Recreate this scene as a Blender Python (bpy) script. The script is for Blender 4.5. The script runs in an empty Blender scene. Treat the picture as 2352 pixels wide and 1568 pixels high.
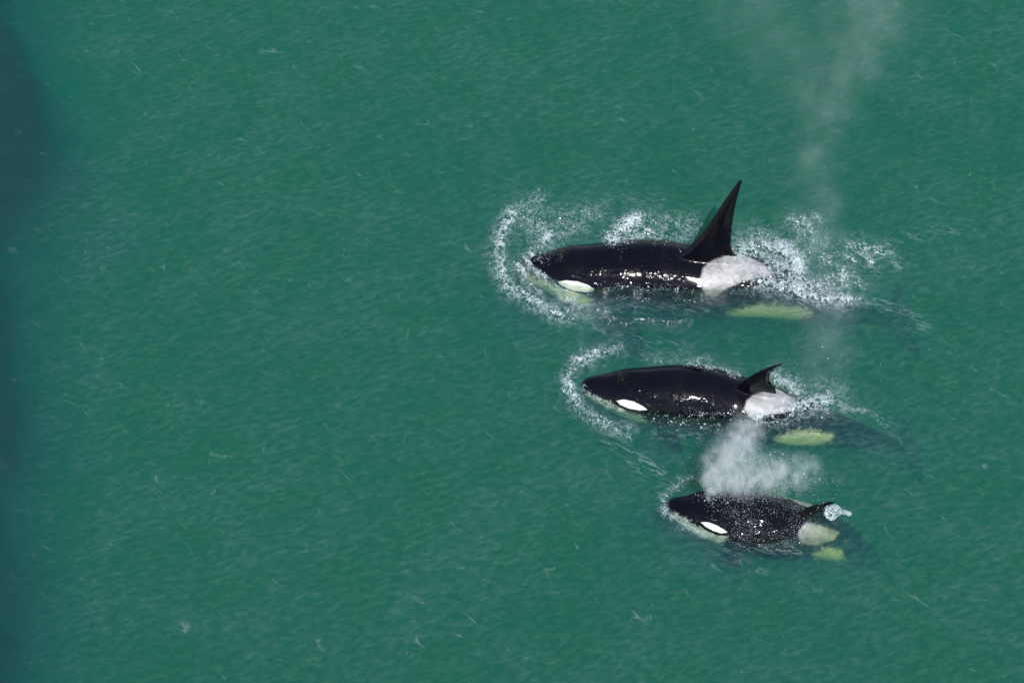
import bpy, bmesh, math, random
import numpy as np
from math import radians, sin, cos, pi

random.seed(7)
rng = np.random.default_rng(11)
S = bpy.context.scene
COL = S.collection

# ------------------------------------------------------------------ camera
TILT = radians(37.0)          # angle of the view away from straight down
DIST = 45.0
PW, PH = 2352.0, 1568.0       # picture grid the survey points below are given in
WID = 19.12                   # metres across the picture at the middle of the water
cd = bpy.data.cameras.new('camera')
cam = bpy.data.objects.new('camera', cd)
COL.objects.link(cam)
cd.sensor_width = 36.0
cd.lens = 36.0 * DIST / WID
cd.clip_start = 0.5
cd.clip_end = 1500.0
CAM = np.array([0.0, -DIST * sin(TILT), DIST * cos(TILT)])
cam.location = CAM
cam.rotation_euler = (TILT, 0, 0)
S.camera = cam
FWD = np.array([0.0, sin(TILT), -cos(TILT)])
UPV = np.array([0.0, cos(TILT), sin(TILT)])


def ray(px, py):
    k = WID / DIST / PW
    return FWD + np.array([1.0, 0, 0]) * (px - PW / 2) * k - UPV * (py - PH / 2) * k


def W(px, py, z=0.0):
    """surveyed place on the level z, metres"""
    d = ray(px, py)
    return CAM + d * ((z - CAM[2]) / d[2])


def project(P):
    d = P - CAM
    dep = d @ FWD
    k = WID / DIST / PW
    return np.stack([d[:, 0] / dep / k + PW / 2, -(d @ UPV) / dep / k + PH / 2], 1)


# ------------------------------------------------------------------ light
SUN = np.array([0.13, -0.46, 0.88]); SUN /= np.linalg.norm(SUN)
elev = math.asin(SUN[2]); azim = math.atan2(SUN[0], SUN[1])
world = bpy.data.worlds.new('World'); S.world = world; world.use_nodes = True
nt = world.node_tree; nt.nodes.clear()
sky = nt.nodes.new('ShaderNodeTexSky'); sky.sky_type = 'NISHITA'; sky.sun_disc = False
sky.sun_elevation = elev; sky.sun_rotation = azim
bg = nt.nodes.new('ShaderNodeBackground'); bg.inputs[1].default_value = 0.105
wo = nt.nodes.new('ShaderNodeOutputWorld')
nt.links.new(sky.outputs[0], bg.inputs[0]); nt.links.new(bg.outputs[0], wo.inputs[0])
sd = bpy.data.lights.new('sun', 'SUN'); sd.energy = 3.8; sd.angle = radians(0.55); sd.color = (1.0, 0.985, 0.96)
so = bpy.data.objects.new('sun', sd); COL.objects.link(so)
so.rotation_euler = (math.acos(SUN[2]), 0, math.atan2(SUN[0], -SUN[1]))
so.location = (5, -10, 30)
S.view_settings.view_transform = 'Standard'; S.view_settings.look = 'None'
S.view_settings.gamma = 1.0; S.view_settings.exposure = 0.0
c = S.cycles
c.use_denoising = True
c.volume_bounces = 1
c.max_bounces = 8; c.transparent_max_bounces = 12
c.volume_step_rate = 1.0; c.volume_max_steps = 128
c.sample_clamp_indirect = 6.0


# ------------------------------------------------------------------ numpy noise
_perm = rng.random((256, 256))


def vnoise(x, y, seed=0):
    xi = np.floor(x).astype(int); yi = np.floor(y).astype(int)
    fx = x - xi; fy = y - yi
    fx = fx * fx * (3 - 2 * fx); fy = fy * fy * (3 - 2 * fy)
    xi += seed * 37; yi += seed * 91
    a = _perm[xi & 255, yi & 255]; b = _perm[(xi + 1) & 255, yi & 255]
    c_ = _perm[xi & 255, (yi + 1) & 255]; d = _perm[(xi + 1) & 255, (yi + 1) & 255]
    return (a * (1 - fx) + b * fx) * (1 - fy) + (c_ * (1 - fx) + d * fx) * fy


def fbm(x, y, o=4, seed=0):
    r = 0; a = .5; t = 0
    for i in range(o):
        r = r + a * vnoise(x, y, seed + i); t += a; a *= .55; x = x * 2.03 + 5.1; y = y * 2.03 - 3.7
    return r / t


# ------------------------------------------------------------------ helpers
def mat(name):
    m = bpy.data.materials.new(name); m.use_nodes = True
    m.node_tree.nodes.clear()
    return m, m.node_tree


class NT:
    def __init__(s, name):
        s.m, s.t = mat(name)

    def n(s, typ, **kw):
        x = s.t.nodes.new(typ)
        ins = kw.pop('ins', {})
        for k, v in kw.items(): setattr(x, k, v)
        for k, v in ins.items():
            if isinstance(v, bpy.types.NodeSocket): s.t.links.new(v, x.inputs[k])
            else: x.inputs[k].default_value = v
        return x

    def math(s, op, a, b=None, c_=None, clamp=False):
        x = s.t.nodes.new('ShaderNodeMath'); x.operation = op; x.use_clamp = clamp
        for i, v in enumerate((a, b, c_)):
            if v is None: continue
            if isinstance(v, bpy.types.NodeSocket): s.t.links.new(v, x.inputs[i])
            else: x.inputs[i].default_value = v
        return x.outputs[0]

    def ramp(s, v, a, b, lo=0., hi=1., smooth=True):
        x = s.n('ShaderNodeMapRange', interpolation_type='SMOOTHSTEP' if smooth else 'LINEAR',
                ins={0: v, 1: a, 2: b, 3: lo, 4: hi})
        return x.outputs[0]

    def mixc(s, f, a, b):
        x = s.n('ShaderNodeMix', data_type='RGBA')
        for i, v in ((0, f), (6, a), (7, b)):
            if isinstance(v, bpy.types.NodeSocket): s.t.links.new(v, x.inputs[i])
            else: x.inputs[i].default_value = v
        return x.outputs[2]

    def noise(s, vec, scale, detail=3, rough=.5, dist=0., dims='3D', out=0):
        x = s.n('ShaderNodeTexNoise', noise_dimensions=dims,
                ins={'Vector': vec, 'Scale': scale, 'Detail': detail, 'Roughness': rough, 'Distortion': dist})
        return x.outputs[out]

    def mapping(s, vec, loc=(0, 0, 0), rot=(0, 0, 0), scale=(1, 1, 1)):
        x = s.n('ShaderNodeMapping', ins={0: vec, 1: loc, 2: rot, 3: scale})
        return x.outputs[0]

    def aniso(s, vec, deg, sx, sy, loc=(0, 0, 0)):
        """stretch a texture along the direction deg in the xy plane"""
        return s.mapping(s.mapping(vec, rot=(0, 0, radians(-deg))), loc=loc, scale=(sx, sy, 1))

    def link(s, a, b): s.t.links.new(a, b)


def mesh_from(name, V, F4=None, F3=None, smooth=True):
    """fast mesh from arrays of quads and triangles"""
    me = bpy.data.meshes.new(name)
    V = np.asarray(V, float)
    n4 = 0 if F4 is None else len(F4); n3 = 0 if F3 is None else len(F3)
    me.vertices.add(len(V)); me.vertices.foreach_set('co', V.ravel())
    loops = []
    if n4: loops.append(np.asarray(F4, int).ravel())
    if n3: loops.append(np.asarray(F3, int).ravel())
    loops = np.concatenate(loops)
    me.loops.add(len(loops)); me.loops.foreach_set('vertex_index', loops)
    me.polygons.add(n4 + n3)
    ls = np.concatenate([np.arange(n4) * 4, n4 * 4 + np.arange(n3) * 3])
    me.polygons.foreach_set('loop_start', ls)
    me.polygons.foreach_set('loop_total', np.concatenate([np.full(n4, 4), np.full(n3, 3)]))
    if smooth: me.polygons.foreach_set('use_smooth', np.ones(n4 + n3, bool))
    me.update(calc_edges=True); me.validate()
    return me


def link(name, me, m=None, label=None, cat=None, kind=None, group=None):
    o = bpy.data.objects.new(name, me); COL.objects.link(o)
    if m is not None: me.materials.append(m)
    if label: o['label'] = label
    if cat: o['category'] = cat
    if kind: o['kind'] = kind
    if group: o['group'] = group
    return o


def attr(me, name, arr):
    a = me.attributes.new(name, 'FLOAT', 'POINT'); a.data.foreach_set('value', np.asarray(arr, np.float32))


def poly_sdf(P, poly):
    """signed distance, positive inside"""
    poly = np.asarray(poly, float); n = len(poly)
    d = np.full(len(P), 1e9); inside = np.zeros(len(P), bool)
    for i in range(n):
        a = poly[i]; b = poly[(i + 1) % n]
        e = b - a; w = P - a
        t = np.clip((w @ e) / (e @ e + 1e-12), 0, 1)
        d = np.minimum(d, np.hypot(*(w - t[:, None] * e).T))
        cnd = ((a[1] <= P[:, 1]) & (b[1] > P[:, 1])) | ((b[1] <= P[:, 1]) & (a[1] > P[:, 1]))
        with np.errstate(divide='ignore', invalid='ignore'):
            xi = a[0] + (P[:, 1] - a[1]) / (b[1] - a[1] + 1e-20) * e[0]
        inside ^= cnd & (P[:, 0] < xi)
    return np.where(inside, d, -d)


def line_dist(P, pts):
    d = np.full(len(P), 1e9)
    for a, b in zip(pts[:-1], pts[1:]):
        a = np.asarray(a); b = np.asarray(b); e = b - a; w = P - a
        t = np.clip((w @ e) / (e @ e + 1e-12), 0, 1)
        d = np.minimum(d, np.hypot(*(w - t[:, None] * e).T))
    return d


def spline(t, ts, ys):
    """natural cubic spline, ys (n,k)"""
    ts = np.asarray(ts, float); ys = np.asarray(ys, float)
    if ys.ndim == 1: ys = ys[:, None]
    n = len(ts); h = np.diff(ts)
    A = np.eye(n); B = np.zeros((n, ys.shape[1]))
    for i in range(1, n - 1):
        A[i, i - 1] = h[i - 1]; A[i, i] = 2 * (h[i - 1] + h[i]); A[i, i + 1] = h[i]
        B[i] = 6 * ((ys[i + 1] - ys[i]) / h[i] - (ys[i] - ys[i - 1]) / h[i - 1])
    M = np.linalg.solve(A, B)
    t = np.clip(np.asarray(t, float), ts[0], ts[-1])
    i = np.clip(np.searchsorted(ts, t) - 1, 0, n - 2)
    a = (ts[i + 1] - t) / h[i]; b = (t - ts[i]) / h[i]
    hh = (h[i] ** 2)[:, None]
    return a[:, None] * ys[i] + b[:, None] * ys[i + 1] + ((a ** 3 - a)[:, None] * M[i] + (b ** 3 - b)[:, None] * M[i + 1]) * hh / 6


# ------------------------------------------------------------------ water body
def water_height(x, y):
    z = 0.010 * (fbm(x * .9 + y * .5, y * 1.6 - x * .4, 3, 3) - .5)
    u = x * cos(0.6) + y * sin(0.6)
    z = z + 0.006 * np.sin(u * 5.1 + 2.2 * fbm(x * .6, y * .6, 2, 9))
    return z


LUMPS = []   # (centre x, y, radius along, radius across, height, angle) of swells pushed up by the animals


def surf(x, y):
    x = np.asarray(x, float); y = np.asarray(y, float)
    z = water_height(x, y)
    for (cx, cy, ra, rb, h, an) in LUMPS:
        dx = x - cx; dy = y - cy
        a = dx * cos(an) + dy * sin(an); b = -dx * sin(an) + dy * cos(an)
        z = z + h * np.exp(-(a / ra) ** 2 - (b / rb) ** 2)
    return z


def lump(px, py, ra, rb, h, an=0):
    p = W(px, py, 0); LUMPS.append((p[0], p[1], ra, rb, h, an))


# swell round the three animals: bow waves, troughs, tail rise
lump(1165, 600, .25, .9, .05); lump(1850, 640, .8, .35, .05, -.2); lump(1450, 505, .5, .25, .06)
lump(1318, 870, .15, .5, .04); lump(1850, 930, .8, .22, .05, -.15); lump(1530, 1150, .15, .3, .03)
lump(1480, 738, 1.0, .12, .035, -.1); lump(1520, 985, .9, .12, .03, -.1)

NM = NT('green_sea_water')
tc = NM.n('ShaderNodeNewGeometry').outputs['Position']
at = NM.n('ShaderNodeAttribute', attribute_name='chop').outputs['Fac']
# broad chop, running from lower left to upper right
v1 = NM.aniso(tc, 27, .9, 2.3)
n1 = NM.noise(v1, 1.5, 2, .5, .15)
v2 = NM.aniso(tc, 18, .8, 1.7)
n2 = NM.noise(v2, 5.5, 2, .5, .25)
# short sharp capillary crests, running the other way
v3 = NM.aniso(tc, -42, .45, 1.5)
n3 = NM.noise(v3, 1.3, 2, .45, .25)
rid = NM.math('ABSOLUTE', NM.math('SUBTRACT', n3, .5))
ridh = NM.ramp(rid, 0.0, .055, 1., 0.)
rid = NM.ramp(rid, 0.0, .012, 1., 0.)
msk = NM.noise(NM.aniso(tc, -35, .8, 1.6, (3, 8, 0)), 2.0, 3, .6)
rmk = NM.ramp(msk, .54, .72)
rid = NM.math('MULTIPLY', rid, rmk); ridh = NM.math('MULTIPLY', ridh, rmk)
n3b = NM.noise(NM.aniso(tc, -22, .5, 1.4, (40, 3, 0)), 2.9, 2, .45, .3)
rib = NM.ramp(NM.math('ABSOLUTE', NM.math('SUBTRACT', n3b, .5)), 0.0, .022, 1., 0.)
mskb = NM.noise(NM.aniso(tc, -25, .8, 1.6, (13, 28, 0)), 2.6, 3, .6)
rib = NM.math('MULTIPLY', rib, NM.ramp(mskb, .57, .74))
v4 = NM.aniso(tc, -15, 1, 2)
n4 = NM.noise(v4, 26, 2, .6, .3)
v5 = NM.aniso(tc, -6, 1, 2.6)
n5 = NM.noise(v5, 11, 4, .62, .6)
n6 = NM.noise(NM.aniso(tc, 20, .8, 1.7, (5, 1, 0)), 7.0, 2, .5, .3)
h = NM.math('MULTIPLY', n1, .06)
h = NM.math('MULTIPLY_ADD', n2, .017, h)
h = NM.math('MULTIPLY_ADD', n6, .007, h)
h = NM.math('MULTIPLY_ADD', NM.math('MULTIPLY', n5, at), .09, h)
bumpg = NM.n('ShaderNodeBump', ins={'Strength': 1.0, 'Distance': 1.0, 'Height': h}).outputs[0]
h = NM.math('MULTIPLY_ADD', n6, .014, h)
h = NM.math('MULTIPLY_ADD', ridh, .012, h)
h = NM.math('MULTIPLY_ADD', n4, .0015, h)
bump = NM.n('ShaderNodeBump', ins={'Strength': 1.0, 'Distance': 1.0, 'Height': h}).outputs[0]
fr = NM.n('ShaderNodeFresnel', ins={'IOR': 1.333, 'Normal': bumpg}).outputs[0]
gl = NM.n('ShaderNodeBsdfGlossy', distribution='BECKMANN', ins={'Color': (1, 1, 1, 1), 'Roughness': NM.ramp(at, 0., .4, .12, .08), 'Normal': bumpg}).outputs[0]
tr = NM.n('ShaderNodeBsdfTransparent').outputs[0]
# silt film, with ripple light and dark painted into its amount
big = NM.noise(NM.mapping(tc, loc=(9, 4, 0), scale=(1, 1.3, 1)), .35, 4, .6, .4)
clr = NM.n('ShaderNodeAttribute', attribute_name='clear').outputs['Fac']
silt_ripple = NM.ramp(big, .35, .65, .09, .135)
ripple_tone = NM.math('MULTIPLY', NM.ramp(n2, .3, .72, .62, 1.4), NM.math('MULTIPLY', NM.ramp(n6, .25, .75, .5, 1.5), NM.ramp(n1, .25, .75, .75, 1.25)))
silt_ripple = NM.math('MULTIPLY', silt_ripple, ripple_tone)
silt_ripple = NM.math('MULTIPLY', silt_ripple, NM.math('SUBTRACT', 1.0, clr))
hue = NM.noise(NM.mapping(tc, loc=(1, 14, 0)), .8, 4, .6, .4)
df = NM.n('ShaderNodeBsdfDiffuse', ins={'Color': NM.mixc(NM.ramp(hue, .35, .65), (.09, .24, .14, 1), (.14, .26, .25, 1)), 'Normal': bump}).outputs[0]
m1 = NM.n('ShaderNodeMixShader', ins={0: silt_ripple, 1: tr, 2: df}).outputs[0]
gleam_foam = NM.n('ShaderNodeBsdfDiffuse', ins={'Color': (.62, .74, .78, 1), 'Normal': bump}).outputs[0]  # pale colour for painted gleam on crests and wakes, and for foam veil
crest = NM.math('MULTIPLY', NM.math('MAXIMUM', rid, NM.math('MULTIPLY', rib, .6)), NM.ramp(clr, 0., 1., .13, .04))  # sky reflection on ripple crests painted as pale diffuse streaks
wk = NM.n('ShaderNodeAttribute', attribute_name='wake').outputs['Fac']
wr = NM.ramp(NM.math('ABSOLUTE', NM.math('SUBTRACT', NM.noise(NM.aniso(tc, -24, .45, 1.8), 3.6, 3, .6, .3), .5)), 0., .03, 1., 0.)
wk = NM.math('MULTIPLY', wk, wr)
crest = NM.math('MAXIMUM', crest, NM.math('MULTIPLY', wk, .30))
veil = NM.n('ShaderNodeAttribute', attribute_name='veil').outputs['Fac']
vn = NM.noise(tc, 6.5, 4, .65, .5)
vl = NM.ramp(NM.math('ABSOLUTE', NM.math('SUBTRACT', NM.noise(tc, 9.0, 3, .6, .6), .5)), 0., .09, 1., .1)
crest = NM.math('MAXIMUM', crest, NM.math('MULTIPLY', NM.math('MULTIPLY', veil, NM.ramp(vn, .32, .62)), NM.math('MULTIPLY', vl, .70)))
m1 = NM.n('ShaderNodeMixShader', ins={0: crest, 1: m1, 2: gleam_foam}).outputs[0]
m2 = NM.n('ShaderNodeMixShader', ins={0: fr, 1: m1, 2: gl}).outputs[0]
SIG_S = (.022, .225, .43)
SIG_A = (.46, .20, .68)
vs = NM.n('ShaderNodeVolumeScatter', ins={'Color': (SIG_S[0], SIG_S[1], SIG_S[2], 1), 'Density': 1.0, 'Anisotropy': 0.0}).outputs[0]
va = NM.n('ShaderNodeVolumeAbsorption', ins={'Color': (1 - SIG_A[0], 1 - SIG_A[1], 1 - SIG_A[2], 1), 'Density': 1.0}).outputs[0]
ad = NM.n('ShaderNodeAddShader', ins={0: vs, 1: va}).outputs[0]
out = NM.n('ShaderNodeOutputMaterial')
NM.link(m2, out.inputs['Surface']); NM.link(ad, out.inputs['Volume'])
WATER = NM.m

SPARK = [  # bands of steep small ripples: (points, width px, strength)
    ([(1370, 672), (1480, 682), (1600, 690), (1720, 690), (1860, 700)], 16, 1.0),
    ([(1370, 730), (1450, 738), (1580, 745)], 11, 1.0),
    ([(1440, 955), (1540, 965), (1640, 975), (1740, 985)], 13, 1.0),
    ([(1600, 1235), (1700, 1245), (1800, 1235), (1880, 1255)], 14, .35),
    ([(1690, 722), (1790, 722), (1850, 718)], 16, .5), ([(1780, 1005), (1900, 1005)], 14, .5),
    ([(1870, 1270), (1930, 1270)], 12, .5),
    ([(1210, 650), (1290, 690), (1360, 720)], 26, .5),
    ([(1400, 950), (1460, 968)], 16, .4),
]


WAKES = [([(1290, 728), (1360, 750), (1450, 778), (1580, 800)], 4, .5), ([(1345, 940), (1400, 990), (1455, 1040), (1515, 1085), (1560, 1120)], 4, .8),
         ([(1330, 940), (1380, 1000), (1440, 1060), (1480, 1090)], 4, .5), ([(1950, 690), (2010, 685), (2060, 715), (2120, 745)], 5, .8), ([(1935, 935), (2000, 950), (2050, 985)], 4, .7),
         ([(1640, 1262), (1700, 1290), (1750, 1310)], 4, .5), ([(1700, 1248), (1760, 1262), (1830, 1262)], 4, .7), ([(1730, 1235), (1800, 1245), (1840, 1265)], 3, .6),
         ([(1330, 470), (1420, 455), (1520, 462)], 5, .5), ([(1370, 700), (1500, 712), (1640, 705)], 5, .45), ([(2060, 545), (2150, 530), (2230, 520)], 5, .5),
         ([(1560, 1100), (1530, 1120), (1518, 1150), (1530, 1185), (1570, 1215)], 4, .7), ([(1500, 995), (1600, 1000)], 4, .5), ([(1430, 810), (1560, 820), (1700, 850)], 4, .35)]


def dark_band_edge(X, Y):
    return -(9.56 + .125 * Y) + 1.25 + .95 * np.exp(-((Y - 5.6) / 1.9) ** 2) - .35 * (fbm(X * .1 + 3, Y * .35, 3, 5) - .5) + .7 * (fbm(X * 1.4, Y * 1.4, 3, 15) - .5)


def build_water():
    xs = np.concatenate([[-250, -120, -60, -30, -16], np.linspace(-11.5, 11.5, 462), [16, 30, 60, 120, 250]])
    ys = np.concatenate([[-250, -120, -60, -30, -16], np.linspace(-9.5, 11, 411), [16, 30, 60, 120, 250]])
    nx, ny = len(xs), len(ys)
    X, Y = np.meshgrid(xs, ys, indexing='ij')
    fade = np.clip((12.5 - np.abs(X)) / 1.5, 0, 1) * np.clip((12 - np.abs(Y)) / 1.5, 0, 1)
    Z = surf(X, Y) * fade
    V = np.stack([X, Y, Z], -1).reshape(-1, 3)
    idx = np.arange(nx * ny).reshape(nx, ny)
    F = np.stack([idx[:-1, :-1], idx[1:, :-1], idx[1:, 1:], idx[:-1, 1:]], -1).reshape(-1, 4)
    bord = np.concatenate([idx[:, 0], idx[-1, 1:], idx[-2::-1, -1], idx[0, -2:0:-1]])
    nb = len(bord)
    VB = V[bord].copy(); VB[:, 2] = -9
    b2 = len(V) + np.arange(nb)
    side = np.stack([bord, b2, np.roll(b2, -1), np.roll(bord, -1)], -1)
    V = np.concatenate([V, VB, [[0, 0, -9]]])
    cen = len(V) - 1
    tri = np.stack([np.roll(b2, -1), b2, np.full(nb, cen)], -1)
    me = mesh_from('water', V, np.concatenate([F, side]), tri)
    P = project(V)
    chop = np.zeros(len(V))
    for pts, w, st in SPARK:
        chop = np.maximum(chop, st * np.exp(-(line_dist(P, pts) / w) ** 2))
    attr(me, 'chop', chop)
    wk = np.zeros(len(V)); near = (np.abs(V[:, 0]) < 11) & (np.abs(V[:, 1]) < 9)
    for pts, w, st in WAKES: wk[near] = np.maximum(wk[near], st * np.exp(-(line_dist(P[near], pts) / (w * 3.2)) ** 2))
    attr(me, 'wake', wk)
    ve = np.zeros(len(V))
    for pts, w, dn in ALLFOAM: ve[near] = np.maximum(ve[near], min(1, dn) * np.exp(-(line_dist(P[near], pts) / (w * 1.9 + 2)) ** 2))
    attr(me, 'veil', ve)
    e_ = dark_band_edge(V[:, 0], V[:, 1])
    attr(me, 'clear', np.clip((e_ + .5 - V[:, 0]) / 1.8, 0, 1))  # thins the surface film over the added dark ledge
    return link('water', me, WATER, kind='structure')



# seabed far down; a made-up dark ledge gives the dark left band
sm = NT('dark_seabed')
g = sm.n('ShaderNodeNewGeometry').outputs['Position']
cc = sm.mixc(sm.noise(g, 1.5, 5, .6), (.0003, .012, .011, 1), (.0005, .020, .016, 1))
bs = sm.n('ShaderNodeBsdfPrincipled', ins={'Base Color': cc, 'Roughness': .9})
oo = sm.n('ShaderNodeOutputMaterial'); sm.link(bs.outputs[0], oo.inputs[0])
xs = np.concatenate([[-240, -100, -40, -20], np.linspace(-14, -6, 81), [0, 20, 100, 240]])
ys = np.concatenate([[-240, -100, -40, -20], np.linspace(-12, 12, 121), [20, 100, 240]])
X, Y = np.meshgrid(xs, ys, indexing='ij')
edge = dark_band_edge(X, Y)
t = np.clip((edge - X) / 3.2 + .5, 0, 1)
Z = -6.5 + (6.5 - .42) * t * t * (3 - 2 * t) + .20 * (fbm(X * 2.2, Y * 2.2, 4, 7) - .5)
V = np.stack([X, Y, Z], -1).reshape(-1, 3)
idx = np.arange(X.size).reshape(X.shape)
F = np.stack([idx[:-1, :-1], idx[1:, :-1], idx[1:, 1:], idx[:-1, 1:]], -1).reshape(-1, 4)
link('seabed', mesh_from('seabed', V, F), sm.m, kind='structure')

# ------------------------------------------------------------------ orca skin
om = NT('orca_skin')
A = lambda nm: om.n('ShaderNodeAttribute', attribute_name=nm).outputs['Fac']
ou = A('along'); ov = A('girth')
uv = om.n('ShaderNodeCombineXYZ', ins={0: ou, 1: ov, 2: 0.0}).outputs[0]
pos = om.n('ShaderNodeNewGeometry').outputs['Position']
wig = om.noise(pos, 55, 2, .6)
wob = om.noise(om.mapping(pos, scale=(.7, 1.8, 1)), 9, 4, .6, .8)
subm = om.ramp(om.n('ShaderNodeSeparateXYZ', ins={0: uv}).outputs[1], .4, .75)
wigs = om.math('MULTIPLY_ADD', wig, .020, -.010)
wv_ = om.math('ADD', om.math('ADD', A('white'), wigs), om.math('MULTIPLY', om.math('SUBTRACT', wob, .5), om.math('MULTIPLY', A('ragged'), .30)))
wv_ = om.math('DIVIDE', wv_, om.math('MULTIPLY_ADD', A('ragged'), .07, .006))
white = om.ramp(wv_, -1., 1.)
sadf = om.ramp(om.math('ADD', A('saddle'), om.math('MULTIPLY_ADD', wig, .06, -.03)), -.03, .035)
sad_tone = om.noise(om.mapping(uv, scale=(1, 1.4, 1)), 4.0, 3, .6)
# rake marks: thin arcs, in sets
def rake(rot, sc, dist, th, seed):
    v = om.mapping(uv, rot=(0, 0, radians(rot)), loc=(seed, seed * .7, 0))
    w_ = om.n('ShaderNodeTexWave', wave_type='BANDS', bands_direction='X', wave_profile='SIN',
              ins={'Vector': v, 'Scale': sc, 'Distortion': dist, 'Detail': 1.0, 'Detail Scale': .25}).outputs['Fac']
    l = om.ramp(w_, 1 - th, 1.0)
    k = om.noise(om.mapping(uv, loc=(seed * 3, 2, 0)), 4.5, 1, .4)
    return om.math('MULTIPLY', l, om.ramp(k, .54, .60))
rk = om.math('MAXIMUM', om.math('MAXIMUM', rake(35, 2.6, 3.2, .035, 1.3), rake(-50, 3.4, 4.0, .035, 4.1)), rake(80, 2.2, 3.5, .018, 7.7))
rk = om.math('MULTIPLY', rk, om.ramp(A('scarred'), 0, 1, 0, .8, smooth=False))
blk = om.mixc(om.noise(pos, 1.7, 4, .6), (.0012, .0012, .003, 1), (.005, .004, .007, 1))
blk = om.mixc(om.ramp(om.noise(om.mapping(uv, scale=(.6, 3, 1)), 5, 5, .7), .45, .8), blk, (.010, .008, .010, 1))
blk = om.mixc(om.ramp(A('pit'), .25, .8), blk, (.012, .009, .006, 1))
sadc = om.mixc(om.ramp(sad_tone, .35, .7), (.27, .265, .265, 1), (.54, .535, .53, 1))
sadc = om.mixc(om.ramp(A('saddle'), .0, .5), sadc, (.62, .615, .61, 1))
sadc = om.mixc(rk, sadc, (.10, .09, .09, 1))
c1 = om.mixc(om.math('MULTIPLY', sadf, .97), blk, sadc)
whc = om.mixc(om.math('MULTIPLY', om.ramp(wob, .35, .7), A('ragged')), (.92, .92, .84, 1), (.84, .86, .66, 1))
c1 = om.mixc(white, c1, whc)
wet = om.math('MULTIPLY', A('wet'), om.ramp(om.noise(pos, 2.3, 2), .40, .58, .22, 1.))                       # 1 where drops and a thin rippling film run over the skin
b1 = om.noise(om.mapping(pos, scale=(1, 1.6, 1)), 8.5, 1, .5, .4)
b2 = om.noise(pos, 3.2, 2, .5)
gl2 = om.noise(pos, 60, 2, .6)
hh = om.math('MULTIPLY', om.math('MULTIPLY', b1, wet), .055)
hh = om.math('MULTIPLY_ADD', b2, .010, hh)
hh = om.math('MULTIPLY_ADD', om.math('MULTIPLY', om.ramp(gl2, .60, .75), om.ramp(om.noise(pos, 4, 2), .5, .62)), .004, hh)
bm_ = om.n('ShaderNodeBump', ins={'Strength': 1.0, 'Distance': 1.0, 'Height': hh}).outputs[0]
spec = om.ramp(om.n('ShaderNodeSeparateXYZ', ins={0: pos}).outputs[2], -.08, -.01, .0, .5)
ps = om.n('ShaderNodeBsdfPrincipled', ins={'Base Color': c1, 'Roughness': om.math('MULTIPLY_ADD', sadf, .33, .12), 'IOR': 1.42, 'Specular IOR Level': spec, 'Normal': bm_})
mo = om.n('ShaderNodeOutputMaterial'); om.link(ps.outputs[0], mo.inputs[0])
SKIN = om.m

PROF = np.array([
    # s     half width  up     down
    [.000, .004, .004, .004],
    [.004, .013, .011, .012],
    [.012, .022, .018, .020],
    [.030, .032, .025, .031],
    [.060, .043, .036, .044],
    [.085, .053, .049, .052],
    [.108, .062, .061, .060],
    [.150, .072, .070, .069],
    [.200, .080, .079, .077],
    [.280, .088, .087, .085],
    [.360, .090, .090, .088],
    [.440, .088, .088, .086],
    [.520, .080, .082, .079],
    [.600, .068, .072, .069],
    [.700, .049, .058, .055],
    [.800, .030, .042, .040],
    [.880, .018, .030, .028],
    [.930, .013, .022, .020],
    [.965, .010, .012, .011],
    [.985, .004, .005, .005]])


def loft(rings, closed_ends=True):
    """rings: list of (n,3) arrays -> V, F4, F3"""
    n = len(rings[0]); m = len(rings)
    V = np.concatenate(rings); F = []; T = []
    idx = np.arange(m * n).reshape(m, n)
    a = idx[:-1]; b = idx[1:]
    F = np.stack([a, np.roll(a, -1, 1), np.roll(b, -1, 1), b], -1).reshape(-1, 4)
    c0 = len(V); V = np.concatenate([V, [rings[0].mean(0)], [rings[-1].mean(0)]])
    T = [[idx[0, (i + 1) % n], idx[0, i], c0] for i in range(n)] + [[idx[-1, i], idx[-1, (i + 1) % n], c0 + 1] for i in range(n)]
    return V, F, np.array(T)


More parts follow.
